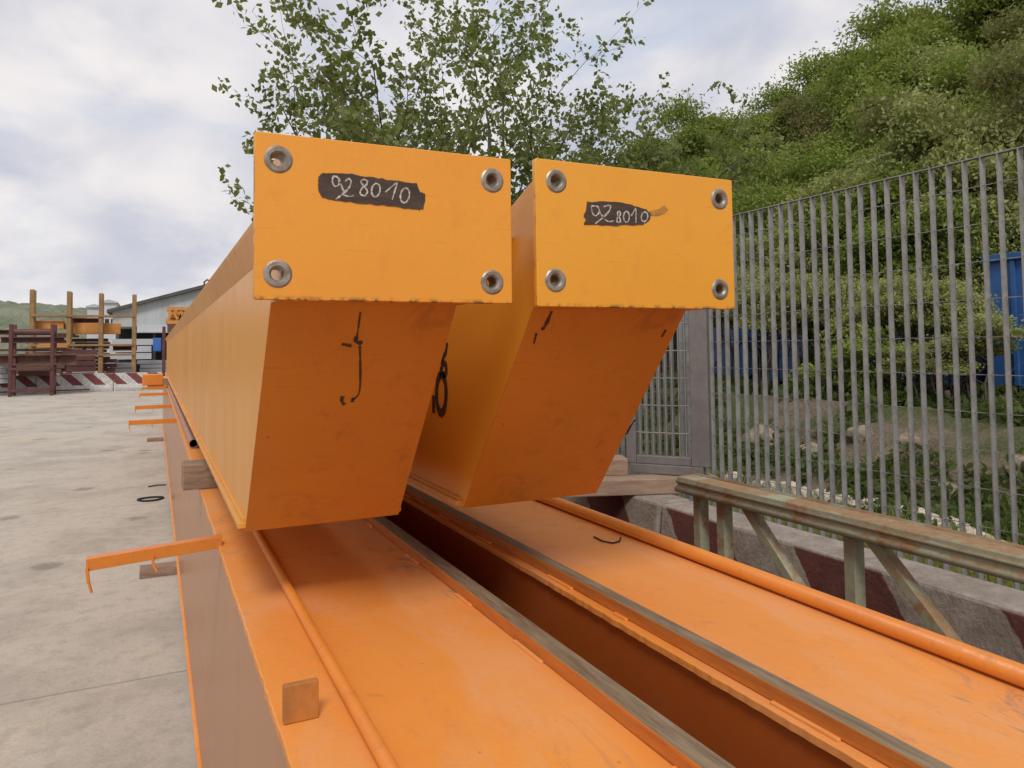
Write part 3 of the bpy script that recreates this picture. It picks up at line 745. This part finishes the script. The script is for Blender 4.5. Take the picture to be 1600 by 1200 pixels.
def proto_tree(key, seed, m, n, size, h=6., rad=2.4, flat_=1.1, nblob=26, stems=1, name='broadleaf_tree', clump=.22, low=0.):
    rng = np.random.default_rng(seed); r2 = random.Random(seed)
    t = bpy.data.objects.new(name, None); C.objects.link(t); t.empty_display_size = .2
    zc = h-rad*flat_*.95-low
    P = crown_pts(rng, nblob, n, rad, zc, flat_, clump)
    P[:, 2] = np.maximum(P[:, 2], .25)
    obj('crown', leaf_mesh('crown', P, size, rng), m, t)
    bm = nbm()
    for s in range(stems):
        a = r2.uniform(0, 6.28); o = (.25*(stems > 1)*math.cos(a), .25*(stems > 1)*math.sin(a))
        pts = [(o[0], o[1], -.5)]; k = 5
        tx, ty = r2.uniform(-.5, .5)*(1+stems*.3), r2.uniform(-.5, .5)*(1+stems*.3)
        for i in range(1, k+1): u = i/k; pts.append((o[0]+tx*u*rad*.5+r2.uniform(-.08, .08), o[1]+ty*u*rad*.5+r2.uniform(-.08, .08), u*(zc+rad*.4)))
        r0 = .04*h/stems**.5*.7
        tube(bm, pts, [r0*(1-.75*i/k) for i in range(k+1)], 8)
        for _ in range(5):
            i = r2.randint(2, k-1); b = Vector(pts[i]); a = r2.uniform(0, 6.28); L = rad*r2.uniform(.4, .8)
            tube(bm, [b, b+Vector((math.cos(a)*L*.5, math.sin(a)*L*.5, L*.35)), b+Vector((math.cos(a)*L, math.sin(a)*L, L*.85))], [r0*.4, r0*.25, r0*.08], 6)
    obj('trunk', bm, 'bark', t, smooth=True)
    PROTO[key] = [t, False]
def place(key, loc, sc, rz, label, cat, group):
    t, used = PROTO[key]
    if used:
        n = t.copy(); C.objects.link(n)
        for ch in t.children: c = ch.copy(); C.objects.link(c); c.parent = n
    else: n = t; PROTO[key][1] = True
    n.location = loc; n.scale = sc if isinstance(sc, tuple) else (sc, sc, sc); n.rotation_euler = (0, 0, rz)
    return tag(n, label, cat, group)
proto_tree('a', 1, 'leaf_dark', 36000, .085, 6, 2.5, 1.0, 20, clump=.26)
proto_tree('b', 2, 'leaf_mid', 32000, .08, 6, 2.0, 1.25, 18, clump=.26)
proto_tree('c', 3, 'leaf_olive', 26000, .062, 5.5, 1.7, 1.4, 30, 3, 'willow_tree', .3)
proto_tree('d', 4, 'leaf_brown', 16000, .06, 5.5, 1.7, 1.35, 26, 3, 'budding_tree', .34)
proto_tree('s', 5, 'leaf_olive', 13000, .036, 2.4, .85, .8, 24, 6, 'shrub', .32, .02)
proto_tree('u', 6, 'leaf_dark', 8000, .06, 1.8, .95, .9, 24, 6, 'shrub', .3, .1)
rng = random.Random(77)
ORD = 'first second third fourth fifth sixth seventh eighth ninth tenth eleventh twelfth thirteenth fourteenth fifteenth sixteenth seventeenth eighteenth nineteenth twentieth'.split()
VEG = {}
def relabel():
    for (pre, post), L in VEG.items():
        for i, (x, o) in enumerate(sorted(L, key=lambda q: q[0])): o['label'] = '%s %s' % (pre, post % ORD[i])
def tree_px(key, x, ytop, D, label, cat, group, hb, wmul=1.):
    d = MR @ Vector(((x-800)/F, -(ytop-PPY)/F, -1.0)); k = D/math.hypot(d.x, d.y); p = Vector((0, 0, CH))+d*k
    g0 = H(p.x, p.y); h = p.z-g0
    if h < .8: return
    s = h/hb
    wx = max(min(s*1.0, 1.5), .55)*wmul*rng.uniform(.9, 1.1)
    o = place(key, (p.x, p.y, g0-.05), (wx, wx, s), rng.uniform(0, 6.28), 'x', cat, group)
    VEG.setdefault(label, []).append((x, o))
G1 = 'trees along the crest of the wooded hill'; G2 = 'trees on the wooded slope'; G3 = 'olive trees on the lower slope'; G4 = 'shrubs on the bank behind the fence'
# crest
for i, (x, yt, D) in enumerate(((968, 250, 34), (1012, 196, 33), (1068, 150, 30), (1115, 158, 32), (1165, 165, 33), (1215, 122, 31), (1262, 92, 30), (1318, 60, 29), (1385, 20, 29), (1450, -20, 29), (1520, -50, 30), (1590, -80, 30), (1040, 215, 36), (1135, 180, 36), (1660, -110, 30))):
    tree_px('ab'[i % 2], x, yt+30, D, ('dense green tree on the hill crest,', '%s from the left along the skyline'), 'tree', G1, 6)
# slope
for i in range(44):
    x = 985+i*15.2+rng.uniform(-14, 14); u = (x-985)/640; row = i % 3
    yc = 260-260*u
    yt = yc+[20, 75, 130][row]+rng.uniform(-18, 18); D = [25, 21, 18][row]
    key = rng.choice('abab' if u < .42 else 'abcd' if u < .65 else 'cdca')
    tree_px(key, x, yt, D, ('tree on the wooded slope,', '%s from the left in the '+['upper', 'middle', 'lower'][row]+' row'), 'tree', G2, 6 if key in 'ab' else 5.5)
# lower, closer trees (olive) behind the fence
for i, (x, yt, D, key) in enumerate(((1180, 330, 15.5, 'a'), (1240, 290, 15, 'c'), (1225, 345, 14, 'c'), (1300, 235, 15, 'c'), (1360, 200, 14.8, 'c'), (1420, 160, 14.5, 'd'), (1480, 150, 14.3, 'c'), (1535, 110, 14, 'c'), (1590, 90, 14, 'd'), (1110, 330, 16, 'a'), (1400, 300, 13.8, 'a'), (1500, 290, 13.4, 'c'), (1600, 260, 13.3, 'c'), (1330, 320, 14, 'a'), (1060, 320, 18, 'b'), (1005, 300, 20, 'a'), (1450, 350, 13.6, 'a'), (1560, 330, 13.5, 'd'))):
    tree_px(key, x, yt, D, ({'a': 'dark green tree', 'b': 'slim green tree', 'c': 'pale olive tree', 'd': 'brown budding tree'}[key]+' at the foot of the slope,', '%s of its kind from the left'), 'tree', G3, 6 if key in 'ab' else 5.5)
# bushes between fence and containers
for i, (x, yt, X, key) in enumerate(((1165, 400, 7.6, 's'), (1200, 420, 7.4, 's'), (1240, 430, 8.0, 's'), (1275, 410, 7.6, 's'), (1310, 440, 8.2, 'u'), (1350, 420, 7.6, 's'), (1395, 430, 8.2, 's'), (1430, 410, 7.6, 's'), (1470, 430, 7.9, 's'), (1505, 470, 7.5, 's'), (1130, 430, 7.8, 's'), (1340, 500, 7.2, 'u'), (1450, 520, 7.2, 's'))):
    p = at(x, yt, X=X); g0 = H(X, p.y); h = p.z-g0
    o = place(key, (X, p.y, g0-.05), (.62, .62, h/(2.4 if key == 's' else 1.8)), rng.uniform(0, 6), 'x', 'shrub', G4)
    VEG.setdefault(('leggy %s shrub before the blue containers,' % ('olive' if key == 's' else 'dark green'), '%s of its kind from the left'), []).append((x, o))
relabel()

# sparse young tree behind the yellow girders
def sparse_tree():
    r2 = random.Random(21); base = Vector((3.75, 8.6, H(3.75, 8.6)-.05))
    t = thing('young_tree', 'sparse young tree with small leaves behind the yellow girders', 'tree', base)
    bm = nbm(); bb = nbm(); L = []
    def grow(p, d, ln, r, dep, tgt):
        pts = [p]; n = 5; q = p.copy(); dd = d.copy()
        for i in range(n):
            dd = (dd+Vector((r2.uniform(-.16, .16), r2.uniform(-.16, .16), r2.uniform(-.06, .14)))).normalized()
            q = q+dd*ln/n; pts.append(q.copy())
        tube(tgt, pts, [r*(1-.55*i/n) for i in range(n+1)], 6 if r > .012 else 4)
        if dep >= 2:
            for q in pts[1:]:
                for _ in range(2 if dep >= 3 else 1):
                    c = q+Vector((r2.gauss(0, .055), r2.gauss(0, .055), r2.gauss(0, .045)))
                    for _ in range(r2.randint(2, 5)): L.append(c+Vector((r2.gauss(0, .045), r2.gauss(0, .045), r2.gauss(0, .03))))
        if dep < 4:
            for k in range([0, 7, 5, 4][dep] if dep else 6):
                i = r2.randint(1 if dep else 0, n); a = r2.uniform(0, 6.283)
                side = Vector((math.cos(a), math.sin(a), r2.uniform(-.25, .45)))
                nd = (dd*.75+side*r2.uniform(.5, .95)).normalized()
                grow(pts[i], nd, ln*r2.uniform(.40, .64), r*(1-.55*i/n)*.6, dep+1, bb)
    for dx, dy, dz, ln in ((-.42, -.2, 1, 3.3), (-.20, .15, 1, 3.9), (.05, -.1, 1, 4.2), (.30, .2, 1, 3.6), (.52, -.2, 1, 3.2), (-.62, .1, .95, 3.1), (-.78, -.1, .60, 2.1)):
        grow(Vector((dx*.1, dy*.1, 0)), Vector((dx, dy, dz)).normalized(), ln, .05, 1, bm)
    obj('trunk', bm, 'bark', t, smooth=True); obj('branches', bb, 'bark', t, smooth=True)
    obj('crown', leaf_mesh('crown', [tuple(v) for v in L], .062, np.random.default_rng(4), 1.25), 'leaf_tree', t)
    return len(L)
print('young tree leaves', sparse_tree())

# ivy on the bank, grass along the barrier
rn = np.random.default_rng(9)
P = []
for _ in range(16000):
    x = rn.uniform(4.7, 9.2); y = rn.uniform(1.0, 12)
    if mn.noise(Vector((x*1.5, y*1.2, 3)))+(.25 if x < 5.6 else -.12) > -.06: P.append((x, y, H(x, y)+rn.uniform(.0, .10)))
P = np.array(P); P = np.repeat(P, 3, axis=0)+rn.normal(size=(len(P)*3, 3))*.04
o = obj('ground_cover', leaf_mesh('ground_cover', P, .055, rn), 'ivy'); tag(o, 'green ivy and weeds creeping over the brown bank', 'ground cover', kind='stuff')
bm_v = []; 
n = 26000; x = rn.uniform(2.75, 4.9, n); y = rn.uniform(.6, 9.5, n)
V = np.zeros((n, 3, 3)); hh = rn.uniform(.06, .17, n); a = rn.uniform(0, 6.28, n)
zz = np.array([H(float(i), float(j)) for i, j in zip(x, y)])
V[:, 0] = np.stack([x-np.cos(a)*.005, y-np.sin(a)*.005, zz], 1); V[:, 1] = np.stack([x+np.cos(a)*.005, y+np.sin(a)*.005, zz], 1)
V[:, 2] = np.stack([x+rn.normal(size=n)*.04, y+rn.normal(size=n)*.04, zz+hh], 1)
me = bpy.data.meshes.new('grass'); me.vertices.add(3*n); me.vertices.foreach_set('co', V.ravel()); me.loops.add(3*n); me.loops.foreach_set('vertex_index', np.arange(3*n, dtype=np.int32))
me.polygons.add(n); me.polygons.foreach_set('loop_start', np.arange(0, 3*n, 3, dtype=np.int32)); me.polygons.foreach_set('loop_total', np.full(n, 3, dtype=np.int32)); me.update(calc_edges=True)
tag(obj('grass', me, 'grass'), 'yellow green grass growing between the barriers and the bank', 'grass', kind='stuff')

# ------------------------------------------------------------------ far left: striped barriers, racks, warehouse
def far_barrier(x0, i):
    prof = [(0, .80), (-.10, .34), (-.22, .14), (-.22, 0), (.40, 0), (.40, .14), (.28, .34), (.18, .80)]
    bm = nbm(); prism(bm, [(p[0], p[1]) for p in prof], 0, 0, 2.95, .02)
    o = obj('concrete_barrier', bm, 'barrier_far'); o.location = (x0, 38, 0)
    return tag(o, 'striped far barrier %s' % ['at the left edge behind the maroon rack', 'between the maroon rack and the orange box', 'just left of the orange box on the girder', 'hidden behind the yellow girder end'][i], 'barrier', 'far striped barriers')
for i, x in enumerate((-7.6, -4.63, -1.66, 1.31)): far_barrier(x, i)
def pbox(bm, x0, y0, x1, y1, Y, dep, org, bev=.02):
    a = at(x0, y1, Y=Y); b = at(x1, y0, Y=Y); zb = a.z
    box(bm, Vector((a.x, Y, zb))-org, Vector((b.x, Y+dep, b.z))-org, bev)
def rack(name, label, xs, Y, ytop, m, bars, dep=1.4, wd=.28, gmul=1):
    p0 = at(xs[0], 500, Y=Y); org = Vector((p0.x, Y, 0)); t = thing(name, label, 'rack', org)
    X = []
    for x in xs:
        p = at(x, ytop if not isinstance(ytop, list) else ytop[xs.index(x)], Y=Y); X.append(p.x)
        obj('post', bx(Vector((p.x-wd/2, Y, 0))-org, Vector((p.x+wd/2, Y+wd, p.z))-org, .02), m, t)
        obj('post', bx(Vector((p.x-wd/2, Y+dep, 0))-org, Vector((p.x+wd/2, Y+dep+wd, p.z))-org, .02), m, t)
    for y in bars:
        z = at(xs[0], y, Y=Y).z
        bm = nbm(); box(bm, Vector((X[0], Y-.06, z-.05))-org, Vector((X[-1], Y-.001, z+.05))-org, .01); box(bm, Vector((X[0], Y+dep-.07, z-.05))-org, Vector((X[-1], Y+dep-.001, z+.05))-org, .01)
        obj('cross_bar', bm, m, t)
        bm = nbm()
        for x in X: box(bm, Vector((x-.05, Y+wd+.001, z-.05))-org, Vector((x+.05, Y+dep-.08, z+.04))-org)
        obj('shelf_arm', bm, m, t)
    return t, org, X
rack('storage_rack', 'tall ochre post rack with four uprights in front of the warehouse', [50, 108, 158, 210], 42, [452, 455, 458, 460], 'ochre', (493, 540, 556), .6, .19)
rack('pipe_rack', 'low maroon rack holding thick pipes at the left edge', [17, 82], 35.5, 506, 'maroon', (577, 611), .9, .13)
def beamload(name, label, x0, y0, x1, y1, Y, m, dep=.5, kind='box', nseg=1, group=None):
    a = at(x0, y1, Y=Y); b = at(x1, y0, Y=Y); t_ = (b.z-a.z)
    bm = nbm()
    if kind == 'pipe':
        r = t_/2; tube(bm, [(0, 0, r), (b.x-a.x, 0, r)], r, 18)
    elif kind == 'ibeam':
        box(bm, (0, 0, 0), (b.x-a.x, dep, t_*.16)); box(bm, (0, dep*.45, t_*.161), (b.x-a.x, dep*.55, t_*.839)); box(bm, (0, 0, t_*.84), (b.x-a.x, dep, t_))
    elif kind == 'stack':
        for k in range(nseg):
            h = t_/nseg; o_ = random.Random(k+x0).uniform(-.12, .12); box(bm, (o_, 0, k*h), (b.x-a.x+o_, dep, (k+.86)*h), .01)
    elif kind == 'lattice':
        for z in (0, t_-.1): box(bm, (0, 0, z), (b.x-a.x, .1, z+.1)); box(bm, (0, dep, z), (b.x-a.x, dep+.1, z+.1)); box(bm, (.3, -.01, z+.01), (.4, dep+.11, z+.09))
        box(bm, (.32, .02, .02), (.38, .08, t_-.02))
        n = max(3, int((b.x-a.x)/.45)); L = (b.x-a.x)/n
        for k in range(n):
            bar(bm, (k*L, .05, .1), (k*L+L/2, .05, t_-.1), .06, .06); bar(bm, (k*L+L/2, .05, t_-.1), (k*L+L, .05, .1), .06, .06)
    else: box(bm, (0, 0, 0), (b.x-a.x, dep, t_), .02)
    o = obj(name, bm, m, smooth=False); o.location = (a.x, Y, a.z)
    return tag(o, label, name.replace('_', ' ').split()[-1], group)
beamload('thick_pipe', 'thick maroon pipe on top of the low maroon rack', 22, 514, 84, 524, 36.2, 'maroon', kind='pipe')
beamload('steel_beam', 'long dark maroon beam just below the thick pipe', 0, 526, 100, 536, 36.2, 'maroon', .4, 'ibeam')
beamload('steel_beam', 'deep dark brown beam in the middle of the maroon rack', -10, 552, 118, 572, 36.3, 'rustbar', .5, 'ibeam')
beamload('steel_beam', 'low maroon beam in front of the left far barrier', -8, 608, 140, 614, 36.6, 'maroon', .3, 'ibeam')
beamload('steel_beam', 'thin rusty bar sticking out of the maroon rack', -5, 544, 128, 549, 37.0, 'rustbar', .3, 'box')
beamload('steel_beam', 'orange beam on the left of the tall ochre rack', 56, 501, 100, 514, 42.8, 'yard_orange', .4, 'box')
beamload('steel_beam', 'bright orange beam on the right of the tall ochre rack', 112, 505, 188, 522, 42.7, 'yard_orange', .5, 'box')
beamload('steel_beam', 'brown beam lying above the orange beams in the ochre rack', 112, 497, 160, 505, 43.0, 'rustbar', .4, 'ibeam')
beamload('steel_beam', 'short orange beam between two ochre posts', 86, 505, 112, 514, 43.0, 'yard_orange', .4, 'lattice')
beamload('scrap_heap', 'dark heap of steel below the ochre rack', 112, 528, 168, 580, 43.6, 'rustbar', .9, 'stack', 9)
beamload('scrap_heap', 'pile of long rusty bars behind the maroon rack', 40, 530, 112, 580, 44.0, 'rustbar', .9, 'stack', 8)
beamload('sheet_stack', 'pale grey stack of sheets below the dark warehouse opening', 172, 528, 238, 562, 47, 'white', 1.5, 'stack', 3)
beamload('sheet_stack', 'grey slatted stack in front of the blue tarpaulin', 215, 562, 262, 588, 44.5, 'yard_grey', 1.2, 'stack', 4)
beamload('sheet_stack', 'low white stack between the last two ochre posts', 168, 566, 208, 592, 44.5, 'white', 1.2, 'stack', 3)
beamload('blue_tarpaulin', 'blue tarpaulin cover at the warehouse front beside the yellow girder', 239, 528, 252, 549, 46.8, 'tarp', 1.0)
beamload('rusty_post', 'dark maroon post by the far end of the yellow girders', 253, 510, 259, 590, 30, 'maroon', .2)
for i, (x0, y0, x1, y1, Y, m, k, n, lb) in enumerate((
    (86, 520, 120, 527, 43.2, 'ochre', 'stack', 2, 'ochre bars stacked behind the second rack post'),
    (26, 578, 76, 588, 37.4, 'rustbar', 'stack', 2, 'rusty bars low inside the maroon rack'),
    (92, 556, 150, 581, 42.2, 'rustbar', 'lattice', 1, 'rusty lattice frame low between the ochre posts'),
    (60, 536, 108, 543, 41, 'yard_orange', 'stack', 2, 'thin orange bars seen above the maroon beams'),
    (-30, 560, 14, 600, 37.0, 'yard_grey', 'stack', 5, 'grey slatted pile at the left picture edge'),
    (58, 585, 130, 596, 39.4, 'white', 'box', 1, 'white block lying behind the maroon rack'),
    (176, 540, 214, 548, 43.0, 'rustbar', 'ibeam', 1, 'dark beam crossing the last two ochre posts'),
    (150, 560, 178, 588, 43.0, 'maroon', 'stack', 4, 'maroon pile between the third ochre post and the white stack'),
    (118, 538, 160, 550, 42.9, 'maroon', 'lattice', 1, 'maroon lattice beam in the middle of the ochre rack'),
    (-30, 552, 100, 603, 39.5, 'rustbar', 'stack', 6, 'dark pile of rusty profiles behind the far barrier on the left'),
    (96, 545, 150, 600, 39.6, 'maroon', 'stack', 6, 'maroon pile of profiles behind the far barrier in the middle'),
    (-20, 515, 12, 523, 37.2, 'rustbar', 'ibeam', 1, 'dark beam end left of the thick pipe'))):
    beamload('steel_stack', lb, x0, y0, x1, y1, Y, m, .6, k, n)
# orange lattice bundle far right of the racks
beamload('lattice_bundle', 'rusty orange lattice bundle behind the top edge of the left girder', 261, 480, 312, 506, 24, 'yard_orange', 1.0, 'lattice')
beamload('lattice_bundle', 'orange beam stack just under the lattice bundle', 262, 487, 306, 503, 24.3, 'yard_orange', .7, 'stack', 3)
ts = thing('trestle', 'dark brown trestle carrying the lattice bundle', 'trestle', (1.0, 24, 0))
a = at(262, 518, Y=24); b = at(300, 507, Y=24)
obj('beam', bx((a.x-1.0, 0, a.z), (b.x-.2, 1.0, b.z), .01), 'rustbar', ts)
for x in (-.45, .5): obj('leg', bx((x-.08, .1, 0), (x+.08, .3, a.z-.002), .01), 'rustbar', ts)
# warehouse
wo = Vector((-3.0, 60, 0)); wt = thing('warehouse', 'large pale grey warehouse with a sloping dark roof edge', 'building', wo)
def wp(x, y): p = at(x, y, Y=60); return (p.x-wo.x, p.z)
A, B = wp(176, 487), wp(338, 446); xe = B[0]+ (B[0]-A[0]); 
bm = nbm(); prism(bm, [(A[0], 3.6), (A[0], A[1]), B, (xe, A[1]), (xe, 0), (xe-.4, 0), (xe-.4, 3.6)], 1, 0, 30); obj('gable_wall', bm, 'cladding', wt)
bm = nbm(); prism(bm, [(A[0]-.35, A[1]-.10), (A[0]-.35, A[1]+.12), (B[0], B[1]+.28), (xe+.35, A[1]+.12), (xe+.35, A[1]-.10), (B[0], B[1]+.03)], 1, -.5, 30.4); obj('roof', bm, 'darkroof', wt)
bm = nbm(); box(bm, (A[0]+.05, 6, 0), (xe-.45, 6.3, 3.59)); obj('dark_recess', bm, 'darkhole', wt)
bm = nbm(); prism(bm, [(-.6, 3.55), (-.1, 3.95), (-.1, 3.6), (-.6, 3.45)], 0, A[0]+.2, xe-1); 
c_ = nbm(); prism(c_, [(-2.2, 3.2), (-.002, 3.75), (-.002, 3.6), (-2.2, 3.1)], 0, A[0]+1.6, xe-.5); obj('canopy', c_, 'cladding', wt); bm.free()
for k in range(6):
    x = A[0]+.2+k*2.4
    obj('column', bx((x, .2, 0), (x+.2, .5, 3.59)), 'darkroof', wt)
P = wp(324, 437); bm = nbm(); tube(bm, [(P[0]-.1, 2, B[1]-.3), (P[0]-.1, 2, P[1]), (P[0]+.1, 2, P[1]+.18), (P[0]+.35, 2, P[1]+.05)], .07, 8); obj('vent_pipe', bm, 'darkroof', wt)
# two pale houses on the hill
for i, (x0, y0, x1, y1, Y, lb) in enumerate(((136, 474, 158, 500, 120, 'pale house block in front of the distant hill'), (158, 467, 182, 500, 118, 'white house with low roof beside the warehouse gable'))):
    a = at(x0, y1, Y=Y); b = at(x1, y0, Y=Y); t = thing('house', lb, 'house', (a.x, Y, 0))
    w_, h_ = b.x-a.x, b.z
    obj('wall', bx((0, 0, 0), (w_, 8, h_-.6)), 'white', t)
    bm = nbm(); prism(bm, [(-.2, h_-.6+.001), (-.2, h_-.45), (w_/2, h_-.1), (w_+.2, h_-.45), (w_+.2, h_-.6+.001)], 1, -.3, 8.3); obj('roof', bm, 'cladding', t)
    for k in range(2): obj('window', bx((w_*(.25+.4*k), -.04, h_*.6), (w_*(.25+.4*k)+.5, .02, h_*.6+.9)), 'darkhole', t)
